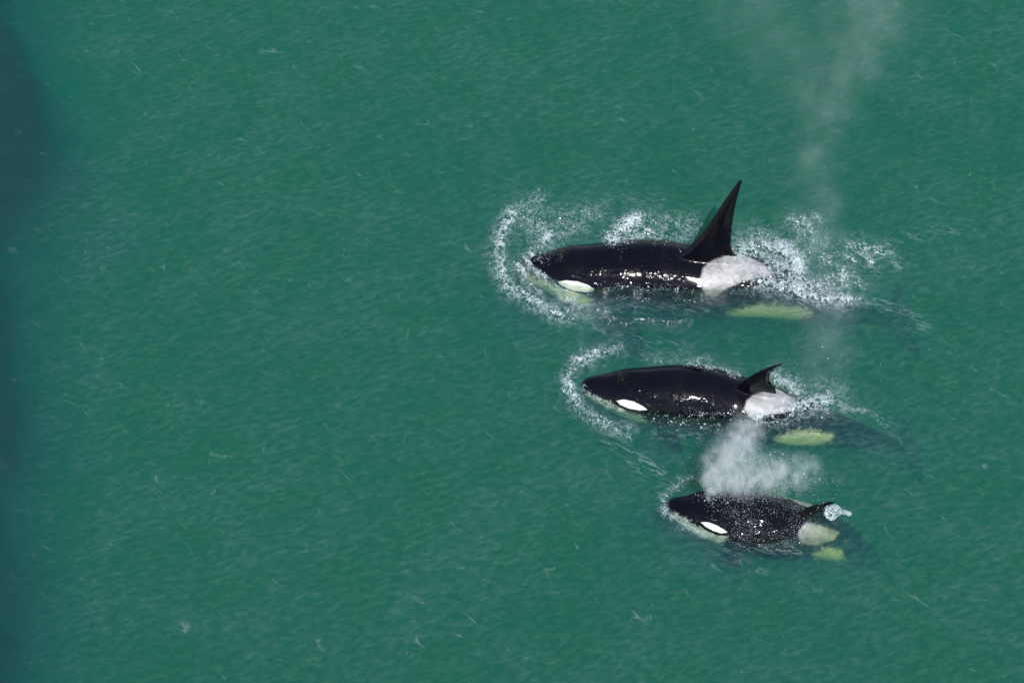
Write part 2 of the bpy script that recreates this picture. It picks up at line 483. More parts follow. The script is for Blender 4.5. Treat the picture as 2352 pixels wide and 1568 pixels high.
def make_orca(L, cps, fat, fin, lean, fin_thick, whites, saddle, hole, label, flip_len, wet_fn, scars, group, smin=0):
    # spine through surveyed centres
    P = np.array([W(px, py, z) for px, py, z in cps])
    d = np.concatenate([[0], np.cumsum(np.linalg.norm(np.diff(P, axis=0), axis=1))])
    tot = d[-1]; s = d / tot
    L = tot / .985
    NS = 150
    u = np.linspace(0, 1, NS) ** 1.25
    C = spline(u, s, P)
    sp = u * .985
    T = np.gradient(C, u, axis=0); T /= np.linalg.norm(T, axis=1)[:, None]
    side = np.cross(np.array([0, 0, 1.0]), T); side /= np.linalg.norm(side, axis=1)[:, None]   # points to -Y for travel along +x? fixed below
    side = np.where((side[:, 1] > 0)[:, None], -side, side)
    up = np.cross(side, T); up = np.where((up[:, 2] < 0)[:, None], -up, up)
    pr = spline(sp, PROF[:, 0], PROF[:, 1:]) * L * fat
    pr = np.maximum(pr, .004)
    NR = 56
    ph = np.linspace(0, 2 * pi, NR, endpoint=False)

    def section(i, ph):
        w, hu, hd = pr[i]
        # slightly squared shoulders
        cs = np.cos(ph); sn = np.sin(ph)
        hgt = np.where(cs > 0, hu, hd)
        k = 1.0 + .03 * np.sin(2 * ph) ** 2
        return C[i] + np.outer(sn * w * k, side[i]) + np.outer(cs * hgt * k, up[i])
    rings = [section(i, ph) for i in range(NS)]
    parts = [loft(rings)]
    # dorsal fin: outline surveyed, standing in its own plane above the back line
    fx = []
    ridge = C + up * pr[:, 1:2]
    rpx = project(ridge)[:, 0]
    Ra = ridge[np.argmin(np.abs(rpx - fin[1][1]))]; Rb = ridge[np.argmin(np.abs(rpx - fin[1][2]))]
    ch_ = Rb - Ra; ch_ /= np.linalg.norm(ch_)
    U = np.array([0, sin(lean), cos(lean)])
    N = np.cross(ch_, U); N /= np.linalg.norm(N); N = N * np.sign(N[1])
    R0 = Ra

    def on_plane(px, py):
        r = ray(px, py); t_ = ((R0 - CAM) @ N) / (r @ N)
        return CAM + r * t_
    rows = []
    for (y, xl, xt) in fin: rows.append((on_plane(xl, y), on_plane(xt, y)))
    rows = [(rows[0][0] - U * .22 + np.array([-.05, 0, 0]), rows[0][1] - U * .22 + np.array([.05, 0, 0]))] + rows
    K = len(rows); kk = np.linspace(0, K - 1, K * 6 - 5)
    Ls = spline(kk, np.arange(K), np.array([r[0] for r in rows]))
    Ts = spline(kk, np.arange(K), np.array([r[1] for r in rows]))
    tt = np.concatenate([np.linspace(0, 1, 15), np.linspace(1, 0, 15)[1:-1]])
    sg = np.concatenate([np.ones(15), -np.ones(13)])
    fr_ = []
    for k, (a, b) in enumerate(zip(Ls, Ts)):
        f = k / (len(Ls) - 1)
        th = fin_thick * (1 - .72 * f)
        prof = (np.sqrt(tt) * (1 - tt) * 1.6 + .22 * np.sin(pi * tt)) * th
        fr_.append(a + np.outer(tt, b - a) + np.outer(sg * prof, N))
    parts.append(loft(fr_))
    # flippers
    ih = np.argmin(np.abs(sp - .235))
    for sgn in (1, -1):
        w, hu, hd = pr[ih]
        base = C[ih] + side[ih] * sgn * w * .72 - up[ih] * hd * .62
        dr = side[ih] * sgn * .78 - up[ih] * .42 + T[ih] * .45; dr /= np.linalg.norm(dr)
        cw = T[ih] - dr * (T[ih] @ dr); cw /= np.linalg.norm(cw)
        nn = np.cross(dr, cw)
        fl = flip_len
        rr = []
        for f in np.linspace(0, 1, 16):
            wd = fl * (.32 + .22 * sin(pi * min(1, f * 1.15 + .05))) * (1 if f < .8 else math.sqrt(max(.02, 1 - ((f - .8) / .205) ** 2)))
            a_ = np.linspace(0, 2 * pi, 18, endpoint=False)
            rr.append(base + dr * fl * f + cw * fl * .12 * f * f + np.outer(np.cos(a_) * wd * .5, cw) + np.outer(np.sin(a_) * .045 * (1 - .5 * f), nn))
        parts.append(loft(rr))
    # flukes
    it = np.argmin(np.abs(sp - .955))
    for sgn in (1, -1):
        base = C[it]; rr = []
        span = .125 * L
        for f in np.linspace(0, 1, 16):
            ch = L * .085 * (1 - f) ** .75 + .02
            lead = L * .055 * f ** 1.4
            a_ = np.linspace(0, 2 * pi, 18, endpoint=False)
            rr.append(base + side[it] * sgn * span * f + T[it] * (lead + ch * .5 - L * .012) + np.outer(np.cos(a_) * ch * .5, T[it])
                      + np.outer(np.sin(a_) * (.035 * (1 - f) + .014), up[it]))
        parts.append(loft(rr))
    Vs = []; F4 = []; F3 = []; o = 0
    for v, f4, f3 in parts:
        Vs.append(v); F4.append(f4 + o); F3.append(f3 + o); o += len(v)
    me = mesh_from('orca', np.concatenate(Vs), np.concatenate(F4), np.concatenate(F3))
    bmx = bmesh.new(); bmx.from_mesh(me)
    bmesh.ops.recalc_face_normals(bmx, faces=bmx.faces); bmx.to_mesh(me); bmx.free()
    ob = bpy.data.objects.new('tmp', me); COL.objects.link(ob)
    md = ob.modifiers.new('r', 'REMESH'); md.mode = 'VOXEL'; md.voxel_size = .016; md.adaptivity = 0
    ms = ob.modifiers.new('s', 'CORRECTIVE_SMOOTH') if False else ob.modifiers.new('s', 'SMOOTH'); ms.factor = .5; ms.iterations = 9
    dg = bpy.context.evaluated_depsgraph_get()
    me2 = bpy.data.meshes.new_from_object(ob.evaluated_get(dg))
    bpy.data.objects.remove(ob)
    n = len(me2.vertices)
    V = np.empty(n * 3); me2.vertices.foreach_get('co', V); V = V.reshape(-1, 3)
    # body coordinates of each vertex
    best = np.zeros(n, int)
    for k in range(0, n, 4000):
        dd = np.abs(((V[k:k + 4000, None, :] - C[None]) * T[None]).sum(-1)) + .15 * np.linalg.norm(V[k:k + 4000, None, :] - C[None], axis=-1)
        best[k:k + 4000] = dd.argmin(1)
    rel = V - C[best]
    b_ = (rel * side[best]).sum(1); c_ = (rel * up[best]).sum(1)
    al = (rel * T[best]).sum(1) + sp[best] * L
    rad = np.hypot(b_, c_)
    phi = np.arctan2(np.abs(b_), c_)                      # 0 = back line, pi = belly line
    # where the same body point lies on the near flank
    nearP = C[best] + np.abs(b_)[:, None] * side[best] + c_[:, None] * up[best] + (rel * T[best]).sum(1)[:, None] * T[best]
    PP = project(nearP)
    body = rad < np.maximum(pr[best][:, 1], pr[best][:, 0]) * 1.25 + .02
    mpp = WID / PW                                         # metres per unit
    wv = np.full(n, -1.0)
    for pl in whites: wv = np.maximum(wv, poly_sdf(PP, pl) * mpp)
    rag = np.where(wv > 0, 1., 1.); e0 = poly_sdf(PP, whites[0]) * mpp
    rag = np.clip((-e0 - .03) / .05, 0, 1)
    # belly line
    bl = np.interp(sp[best], [0, .05, .2, .35, .5, .6, .75, 1.0], [150, 124, 126, 150, 146, 140, 168, 190])
    bell = (np.degrees(phi) - bl) / 57.3 * np.maximum(rad, .05)
    wv = np.where(body, np.maximum(wv, bell), -1.0)
    fluke = (sp[best] > .93) & (rad > .12) & ((rel * up[best]).sum(1) < -.004)
    wv = np.where(fluke, .05, wv)
    wv = np.where((sp[best] > .19) & (sp[best] < .46) & (rad > np.maximum(pr[best][:, 0], pr[best][:, 1]) * 1.05 + .01), -1.0, wv)
    sv = np.where(body, poly_sdf(PP, saddle) * mpp, -1.0)
    if smin > 0: sv = np.minimum(sv, (np.degrees(phi) - smin) / 57.3 * .4)
    attr(me2, 'white', wv); attr(me2, 'saddle', sv)
    attr(me2, 'ragged', rag)
    attr(me2, 'along', al); attr(me2, 'girth', phi * np.interp(al, sp * L, pr[:, 0]))
    # blowhole pit with a soft rim
    ib = np.argmin(np.abs(project(ridge)[:, 0] - hole[0]))
    HP = ridge[ib] + side[ib] * hole[1]
    dl = V - HP
    q = np.sqrt(((dl * T[ib]).sum(1) / hole[2]) ** 2 + ((dl * side[ib]).sum(1) / (hole[2] * 1.15)) ** 2)
    q = np.where(c_ > 0, q, 9)
    pit = np.exp(-(q) ** 4)
    rim = np.exp(-((q - 1.25) / .35) ** 2)
    V = V + up[best] * (-.060 * pit + .016 * rim)[:, None]
    attr(me2, 'pit', pit)
    # soft melon crease behind the forehead and the line of the mouth
    V = V - up[best] * (.012 * np.exp(-((al - hole[3]) / .035) ** 2) * np.exp(-(b_ / .25) ** 2) * (c_ > 0))[:, None]
    mphi = np.radians(np.interp(al / L, [0, .1], [88, 104]))
    gr = np.exp(-((phi - mphi) * rad / .014) ** 2) * np.clip((.095 - al / L) / .02, 0, 1)
    V = V - rel / np.maximum(rad, .02)[:, None] * (gr * .012)[:, None]
    me2.vertices.foreach_set('co', V.ravel())
    Pv = project(V)
    attr(me2, 'wet', wet_fn(Pv, V))
    attr(me2, 'scarred', np.full(n, scars))
    me2.polygons.foreach_set('use_smooth', np.ones(len(me2.polygons), bool))
    me2.update()
    me2.materials.clear()
    me2.name = 'orca'
    ob = link('orca', me2, SKIN, label, 'orca', None, group)
    return dict(ob=ob, C=C, T=T, side=side, up=up, pr=pr, sp=sp, L=L, ridge=ridge, hole=HP)


def wet_from(strokes):
    def f(P, V):
        r = np.zeros(len(P))
        for pts, w, st in strokes: r = np.maximum(r, st * np.exp(-(line_dist(P, pts) / w) ** 2))
        return r
    return f


GR = 'orcas swimming side by side at the surface'
male = make_orca(
    7.3,
    [(1188, 607, -.17), (1240, 617, -.21), (1320, 629, -.28), (1420, 635, -.38), (1500, 636, -.42), (1566, 645, -.45), (1650, 651, -.46), (1712, 658, -.48), (1764, 668, -.54),
     (1850, 692, -.74), (1950, 716, -1.0), (2075, 742, -1.5)],
    1.0,
    [(592, 1548, 1702), (573, 1573, 1686), (538, 1609, 1683), (498, 1638, 1687), (458, 1665, 1695), (430, 1685, 1702), (417, 1695, 1706), (413, 1700, 1705)],
    radians(17), .085,
    [[(1281, 647), (1300, 644), (1325, 646), (1350, 654), (1366, 664), (1362, 669), (1345, 671), (1318, 668), (1300, 661), (1288, 654)],
     [(1192, 622), (1225, 637), (1264, 651), (1280, 659), (1315, 669), (1340, 677), (1362, 694), (1351, 714), (1315, 712), (1276, 694), (1238, 678), (1206, 656)],
     [(1672, 720), (1700, 710), (1730, 702), (1780, 700), (1830, 706), (1862, 718), (1835, 733), (1780, 740), (1730, 738), (1690, 731)]],
    [(1609, 641), (1615, 615), (1628, 603), (1646, 594), (1669, 588), (1695, 584), (1726, 586), (1764, 598), (1800, 622), (1765, 634), (1735, 640),
     (1705, 646), (1672, 662), (1639, 682), (1621, 678), (1612, 661)],
    (1293, .0, .060, .75),
    'large adult orca with a tall straight black dorsal fin and scratched white saddle', 1.15,
    wet_from([([(1340, 634), (1390, 630), (1480, 630), (1560, 636)], 16, .8), ([(1380, 655), (1500, 654), (1620, 662), (1740, 660)], 8, .5),
              ([(1240, 640), (1380, 655)], 5, .5), ([(1700, 640), (1780, 630)], 16, .6)]), 1.0, GR)
female = make_orca(
    6.3,
    [(1334, 884, -.04), (1380, 891, -.08), (1430, 900, -.13), (1520, 909, -.15), (1620, 918, -.22), (1680, 934, -.34), (1740, 947, -.35), (1790, 959, -.43), (1850, 974, -.60),
     (1920, 990, -.75), (2000, 1010, -1.05), (2090, 1036, -1.55)],
    1.0,
    [(893, 1688, 1785), (880, 1700, 1775), (866, 1718, 1772), (854, 1739, 1775), (844, 1762, 1785), (838, 1780, 1797), (835.5, 1792, 1804)],
    radians(0), .07,
    [[(1416, 920), (1433, 917), (1456, 922), (1476, 932), (1488, 941), (1469, 942), (1445, 938), (1424, 929)],
     [(1350, 908), (1388, 923), (1426, 938), (1458, 952), (1483, 962), (1485, 974), (1465, 978), (1426, 964), (1388, 944), (1355, 922)],
     [(1777, 1007), (1813, 994), (1847, 989), (1883, 992), (1906, 1001), (1908, 1012), (1877, 1022), (1839, 1028), (1800, 1022)]],
    [(1710, 938), (1715, 920), (1730, 907), (1753, 898), (1779, 893), (1805, 898), (1830, 909), (1862, 930), (1830, 942), (1795, 948), (1772, 950),
     (1753, 956), (1738, 966), (1720, 956)],
    (1430, .0, .054, .62),
    'middle orca with a small curved dorsal fin and greyish saddle patch', .62,
    wet_from([([(1450, 906), (1560, 918), (1640, 930)], 16, .6), ([(1350, 905), (1420, 940), (1540, 952), (1700, 955)], 9, .9),
              ([(1480, 945), (1600, 950)], 16, .5)]), .25, GR)
calf = make_orca(
    5.0,
    [(1531, 1155, -.04), (1570, 1169, -.08), (1610, 1177, -.12), (1660, 1188, -.14), (1740, 1204, -.18), (1820, 1217, -.50), (1890, 1231, -.84),
     (1945, 1255, -1.2), (1995, 1285, -1.75), (2030, 1312, -2.4)],
    1.16,
    [(1190, 1828, 1892), (1180, 1832, 1889), (1172, 1842, 1893), (1163, 1858, 1902), (1157, 1876, 1912), (1153, 1893, 1921), (1151.5, 1903, 1926)],
    radians(0), .055,
    [[(1609, 1198), (1628, 1199), (1647, 1206), (1662, 1215), (1671, 1222), (1657, 1224), (1639, 1219), (1621, 1209)],
     [(1531, 1176), (1552, 1184), (1578, 1198), (1611, 1214), (1647, 1230), (1667, 1233), (1655, 1247), (1611, 1236), (1570, 1216), (1542, 1196)],
     [(1867, 1272), (1890, 1262), (1910, 1257), (1930, 1265), (1941, 1282), (1925, 1292), (1900, 1285), (1880, 1280)]],
    [(1836, 1217), (1852, 1199), (1883, 1189), (1908, 1197), (1932, 1217), (1915, 1240), (1872, 1252), (1844, 1248), (1833, 1232)],
    (1623, .0, .042, .50),
    'smallest orca blowing misty spray with water drops on its back', .5,
    wet_from([([(1640, 1188), (1770, 1208)], 15, .6), ([(1650, 1222), (1720, 1231), (1790, 1218), (1850, 1195)], 6, .8), ([(1545, 1185), (1620, 1215)], 4, .6),
              ([(1850, 1180), (1890, 1183)], 8, .5)]), .1, GR, 20)

ALLFOAM = []
# ------------------------------------------------------------------ foam, spray
fm = NT('white_sea_foam')
fd = fm.n('ShaderNodeBsdfDiffuse', ins={'Color': (.72, .82, .84, 1)}).outputs[0]
ft = fm.n('ShaderNodeBsdfTranslucent', ins={'Color': (.75, .85, .85, 1)}).outputs[0]
fg = fm.n('ShaderNodeBsdfGlossy', ins={'Roughness': .12}).outputs[0]
f1 = fm.n('ShaderNodeMixShader', ins={0: .22, 1: fd, 2: ft}).outputs[0]
f2 = fm.n('ShaderNodeMixShader', ins={0: .08, 1: f1, 2: fg}).outputs[0]
fo = fm.n('ShaderNodeOutputMaterial'); fm.link(f2, fo.inputs[0])
FOAM = fm.m
ICO_V = []; ICO_F = None
_b = bmesh.new(); bmesh.ops.create_icosphere(_b, subdivisions=1, radius=1)
ICO_V = np.array([v.co[:] for v in _b.verts]); ICO_F = np.array([[v.index for v in f.verts] for f in _b.faces]); _b.free()
OCT_V = np.array([[1, 0, 0], [-1, 0, 0], [0, 1, 0], [0, -1, 0], [0, 0, 1], [0, 0, -1.]])
OCT_F = np.array([[0, 2, 4], [2, 1, 4], [1, 3, 4], [3, 0, 4], [2, 0, 5], [1, 2, 5], [3, 1, 5], [0, 3, 5]])


from mathutils.bvhtree import BVHTree
from mathutils import Vector
TREES = []
for w_ in (male, female, calf):
    me_ = w_['ob'].data
    TREES.append(BVHTree.FromPolygons([v.co[:] for v in me_.vertices], [tuple(p.vertices) for p in me_.polygons]))


def settle(P, r=.004):
    """lift drops that would sit inside an animal on to its wet skin"""
    P = P.copy(); hit_ = np.zeros(len(P), bool)
    for i in range(len(P)):
        d = P[i] - CAM; L_ = np.linalg.norm(d); d = d / L_
        for T_ in TREES:
            loc, nor, fi, ds = T_.ray_cast(Vector(CAM), Vector(d), float(L_))
            if loc is not None and -.02 < loc.z < .36:
                P[i] = np.array(loc) - d * r; hit_[i] = True
                break
    return P, hit_


def beads(P, r, squash=.6, big=.009):
    """many small drops as one mesh's arrays"""
    Vs = []; Fs = []; o = 0
    for sel, BV, BF in ((r >= big, ICO_V, ICO_F), (r < big, OCT_V, OCT_F)):
        p = P[sel]; q = r[sel]
        if not len(p): continue
        st = 1 + .5 * rng.random((len(p), 3)); st[:, 2] *= squash
        v = p[:, None, :] + BV[None] * q[:, None, None] * st[:, None, :]
        f = BF[None] + (np.arange(len(p)) * len(BV))[:, None, None] + o
        Vs.append(v.reshape(-1, 3)); Fs.append(f.reshape(-1, 3)); o += len(p) * len(BV)
    return np.concatenate(Vs), np.concatenate(Fs)


def foam(name, label, strokes, sheet=True, drops=2600, step=.011, seed=0, rise=.05, spray=.0, cell=10.0, rmul=1.0, z0=None, thr=0.0):
    """strokes: (surveyed points, half width, density)"""
    if sheet: ALLFOAM.extend(strokes)
    allp = np.concatenate([np.array(s_[0], float) for s_ in strokes]); mw = max(s_[1] for s_ in strokes) * 2.2
    c0 = W(allp[:, 0].min() - mw, allp[:, 1].max() + mw); c1 = W(allp[:, 0].max() + mw, allp[:, 1].min() - mw)
    gx = np.arange(c0[0], c1[0], step); gy = np.arange(c0[1], c1[1], step)
    X, Y = np.meshgrid(gx, gy, indexing='ij')
    Pp = project(np.stack([X, Y, 0 * X], -1).reshape(-1, 3))
    # ragged outline
    wx = Pp[:, 0] + 16 * (fbm(Pp[:, 0] / 28, Pp[:, 1] / 28, 3, seed) - .5); wy = Pp[:, 1] + 16 * (fbm(Pp[:, 0] / 28, Pp[:, 1] / 28, 3, seed + 5) - .5)
    Q = np.stack([wx, wy], 1)
    D = np.zeros(len(Q))
    for pts, w, dn in strokes: D = np.maximum(D, dn * np.exp(-(line_dist(Q, pts) / (w * 1.45)) ** 2))
    D = D.reshape(X.shape)
    big = fbm(X * 3 + seed, Y * 3.5, 3, seed + 2)
    D = D * np.clip(.45 + 1.3 * big, 0, 1.3)
    # lace: bubbles walls = ridged noise, two sizes
    r1 = 1 - np.abs(2 * fbm(X * cell, Y * cell * 1.2, 2, seed + 3) - 1) * 2.6
    r2 = 1 - np.abs(2 * fbm(X * cell * 2.6, Y * cell * 2.6, 2, seed + 4) - 1) * 2.2
    lace = np.clip(.6 * r1 + .4 * r2, 0, 1)
    Vl = []; F4 = []; F3 = []; o = 0
    H = surf(X, Y)
    lift = D ** 1.2 * rise * (fbm(X * 6, Y * 6, 3, seed + 6) + .35 * fbm(X * 30, Y * 30, 2, seed + 7))
    if sheet:
        keep = (lace * .72 + .28 * rng.random(X.shape)) > (1.13 + thr - D * .62)
        keep &= D > .10
        keep = keep[:-1, :-1]
        idx = np.arange(X.size).reshape(X.shape)
        F = np.stack([idx[:-1, :-1], idx[1:, :-1], idx[1:, 1:], idx[:-1, 1:]], -1)[keep]
        Z = H + .006 + lift
        V = np.stack([X, Y, Z], -1).reshape(-1, 3) + rng.normal(0, .0022, (X.size, 3))
        use = np.unique(F); mp = np.full(X.size, -1); mp[use] = np.arange(len(use))
        if len(use): V[use] = settle(V[use], .008)[0]
        if len(use): Vl.append(V[use]); F4.append(mp[F]); o = len(use)
    # bubbles and drops
    pd = (D.clip(0, 1.2) ** 1.9 * (.06 + .94 * lace ** 1.5)).ravel(); tot = pd.sum() * step * step
    n = int(drops * 1.6 * tot)
    if n > 5:
        k = rng.choice(len(pd), n, p=pd / pd.sum())
        r = rng.lognormal(math.log(.0039 * rmul), .45, n).clip(.002, .016)
        z = (H + lift).ravel()[k] + .006 + rng.random(n) * .012 + rng.exponential(1, n) * spray * D.ravel()[k]
        P = np.stack([X.ravel()[k] + rng.normal(0, step, n), Y.ravel()[k] + rng.normal(0, step, n), z], 1)
        P, hs = settle(P)
        v, f = beads(P, r)
        Vl.append(v); F3.append(f + o)
    me = mesh_from(name, np.concatenate(Vl), np.concatenate(F4) if F4 else None, np.concatenate(F3) if F3 else None, smooth=True)
    return link(name, me, FOAM, label, 'foam', 'stuff')


foam('bow_foam', 'curved band of white foam round the snout of the large orca', [
    ([(1240, 458), (1205, 470), (1178, 492)], 11, .42),
    ([(1178, 492), (1152, 535), (1144, 580), (1150, 625), (1168, 660)], 10, .92),
    ([(1168, 662), (1205, 680), (1245, 705), (1285, 726)], 10, .75),
    ([(1285, 726), (1310, 738)], 6, .4),
    ([(1215, 500), (1260, 540), (1240, 575)], 24, .47), ([(1270, 505), (1330, 515)], 18, .40), ([(1290, 500), (1380, 490)], 13, .36),
    ([(1262, 535), (1235, 570), (1212, 592)], 8, .85), ([(1207, 596), (1225, 625), (1250, 640)], 6, .8), ([(1190, 612), (1205, 632)], 7, .8),
    ([(1280, 540), (1330, 525)], 6, .5),
    ([(1205, 645), (1240, 670)], 5, .7), ([(1230, 690), (1300, 715), (1350, 722)], 13, .40), ([(1290, 684), (1330, 700)], 7, .65), ([(1355, 705), (1385, 715)], 8, .55),
    ([(1250, 648), (1300, 672)], 6, .42)], seed=1, drops=9000, cell=9.0)
foam('wave_foam', 'small white breaking crest behind the back of the large orca', [
    ([(1408, 548), (1430, 525), (1462, 508)], 13, 1.15), ([(1420, 545), (1470, 540), (1510, 545)], 10, .75), ([(1470, 505), (1530, 510), (1590, 520)], 14, .45),
    ([(1530, 550), (1570, 545)], 10, .45), ([(1565, 515), (1575, 550)], 10, .35)], seed=21, drops=8000, rise=.10)
foam('tail_foam', 'thick churned white foam behind the tail of the large orca', [
    ([(1700, 585), (1750, 575), (1800, 592)], 22, .85), ([(1790, 575), (1825, 600), (1830, 625)], 16, 1.5), ([(1755, 605), (1790, 618), (1830, 640)], 16, .95),
    ([(1735, 640), (1790, 652), (1850, 668)], 18, 1.0), ([(1820, 675), (1870, 690), (1950, 692)], 7, 1.0), ([(1840, 650), (1890, 670), (1930, 685)], 17, .62),
    ([(1900, 648), (1930, 640), (1935, 660)], 12, .55), ([(1950, 692), (1985, 690)], 6, .6), ([(1690, 575), (1705, 560), (1760, 545)], 12, .45),
    ([(1820, 508), (1845, 512), (1862, 535)], 8, .75), ([(1825, 520), (1850, 560), (1880, 560)], 18, .38), ([(1865, 500), (1885, 508)], 6, .5),
    ([(1700, 535), (1750, 530)], 10, .35), ([(1690, 655), (1740, 645)], 8, .6)], seed=41, drops=9000, rise=.13, spray=.02)
foam('drifting_foam', 'scattered flecks of foam trailing off beyond the tall fin', [
    ([(1890, 590), (1900, 605)], 8, .5), ([(1930, 640), (1965, 632), (1975, 655)], 9, .45), ([(1950, 565), (1990, 572), (2030, 578)], 11, .50),
    ([(1985, 585), (2005, 605)], 6, .55), ([(1950, 590), (1960, 600)], 8, .45), ([(1895, 600), (1925, 620), (1950, 622)], 8, .46), ([(2040, 568), (2062, 612)], 8, .3),
    ([(1870, 570), (1950, 585), (2000, 620)], 20, .20)], seed=61, drops=1500, cell=9, rise=.01, thr=-.13)
foam('female_bow_foam', 'curved band of white foam round the snout of the middle orca', [
    ([(1420, 800), (1370, 812)], 9, .42), ([(1370, 812), (1325, 832), (1306, 866)], 8, .85), ([(1306, 866), (1305, 895), (1322, 925)], 8, 1.0),
    ([(1322, 925), (1355, 955), (1400, 982)], 8, .62), ([(1400, 982), (1445, 1003)], 4, .6), ([(1420, 975), (1455, 982)], 5, .45),
    ([(1335, 815), (1370, 835)], 12, .3), ([(1342, 890), (1352, 908)], 4, .6), ([(1350, 906), (1400, 930)], 4, .5)], seed=81, drops=9000)
foam('female_tail_foam', 'thin line of foam and drops along the tail of the middle orca', [
    ([(1590, 836), (1640, 845), (1700, 867)], 4, .7), ([(1575, 835), (1620, 832)], 8, .42), ([(1782, 868), (1815, 885), (1830, 905)], 12, .80),
    ([(1738, 956), (1790, 950), (1835, 938), (1870, 924), (1900, 925)], 13, .95), ([(1800, 920), (1850, 925)], 9, .55), ([(1830, 905), (1870, 910), (1930, 905)], 14, .35), ([(1900, 925), (1940, 935)], 5, .6),
    ([(1955, 940), (1990, 944)], 2.5, .6), ([(1850, 895), (1900, 880)], 10, .25), ([(1500, 825), (1545, 828)], 8, .3),
    ([(1720, 950), (1770, 955), (1810, 938)], 12, .36)], seed=101, drops=9000, spray=.015)
foam('calf_bow_foam', 'faint thin ring of foam round the head of the smallest orca', [
    ([(1585, 1098), (1545, 1120), (1523, 1140), (1520, 1165), (1530, 1180)], 3.2, .52), ([(1527, 1158), (1530, 1172)], 4, .7),
    ([(1540, 1185), (1575, 1208), (1620, 1232)], 3.2, .52)], seed=121, drops=7000)
foam('ripple_glints', 'broken lines of white beads as sun glints on ripples beside the large orca', [  # white beads stand in for sun glints on ripple faces
    ([(1370, 724), (1400, 733), (1440, 742)], 6, .60), ([(1450, 735), (1500, 740), (1580, 745)], 5, .62),
    ([(1375, 660), (1460, 662), (1540, 670), (1620, 671)], 6, .42), ([(1420, 685), (1490, 690)], 5, .42), ([(1540, 688), (1600, 695)], 4, .42)],
     seed=141, drops=7000, sheet=False)
foam('ripple_glints_mid', 'lines of white beads as sun glints on ripples beside the middle orca', [  # sun glints by the middle orca, likewise modelled as white beads
    ([(1475, 955), (1560, 960), (1640, 955)], 8, .45), ([(1500, 968), (1590, 975), (1650, 985)], 6, .50), ([(1615, 988), (1680, 995)], 5, .5),
    ([(1590, 940), (1640, 952), (1680, 958)], 5, .5)], seed=161, drops=7000, sheet=False)

# stray drops thrown over the water by the blow
def stray(name, label, regions, rm):
    Pl = []
    for (px, py, sx, sy, n, z1) in regions:
        a = rng.normal(0, 1, (n, 2))
        for i in range(n): Pl.append(W(px + a[i, 0] * sx, py + a[i, 1] * sy, .02 + z1 * rng.random()))
    P = settle(np.array(Pl))[0]; r = rng.lognormal(math.log(rm), .38, len(P)).clip(.002, .014)
    v, f = beads(P, r, 1.0)
    return link(name, mesh_from(name, v, None, f), FOAM, label, 'water drops', 'stuff')


stray('flying_drops', 'fine drops scattered in the air round the blow of the smallest orca', [
    (1690, 1075, 40, 40, 1900, 1.0), (1770, 1090, 50, 30, 1100, 1.0), (1720, 1125, 60, 14, 700, .6), (1850, 1110, 60, 40, 160, .8), (1640, 1115, 14, 22, 500, .8)], .0034)
stray('falling_drops', 'sparse bright drops fallen on the water behind the two larger orcas', [
    (1870, 860, 70, 30, 90, .3), (1800, 800, 120, 25, 45, .2), (1960, 560, 70, 40, 60, .3), (1860, 590, 60, 50, 250, .4), (1760, 960, 70, 16, 140, .2), (1600, 930, 90, 14, 60, .4),
    (1480, 560, 120, 30, 60, .1), (1230, 520, 60, 40, 140, .1), (2000, 900, 100, 60, 20, .2)], .0038)


def skin_drops(w, label, s0, s1, n, ph0, ph1, dens):
    """drops standing on the animal's back"""
    out_ = []
    while len(out_) < n:
        sv = random.uniform(s0, s1); a = radians(random.uniform(ph0, ph1))
        if random.random() > dens(sv, a): continue
        i = int(np.argmin(np.abs(w['sp'] - sv)))
        W_, hu, hd = w['pr'][i]
        k = 1.0 + .03 * sin(2 * a) ** 2
        out_.append(w['C'][i] + w['side'][i] * sin(a) * W_ * k + w['up'][i] * cos(a) * hu * k + w['T'][i] * random.uniform(-.03, .03))
    P = np.array(out_); r = rng.lognormal(math.log(.0024), .45, n).clip(.0012, .008)
    v, f = beads(P, r, 1.0)
    return link('skin_drops', mesh_from('skin_drops', v, None, f), FOAM, label, 'water drops', 'stuff')


skin_drops(calf, 'white water drops dotted over the back of the smallest orca',   .19, .56, 3300, -55, 88,
           lambda s_, a: (.35 + .65 * max(0, min(1, (a + .3) / 1.0))) * min(1, (s_ - .18) / .05) * min(1, max(0, (.58 - s_) / .12)) * (1 if a < 1.1 + (s_ - .2) * 2 else .3) * min(1.0, max(.12, 4.5 * float(fbm(np.array([s_ * 26.0]), np.array([a * 5.0]), 3, 31)[0]) - 1.6)))

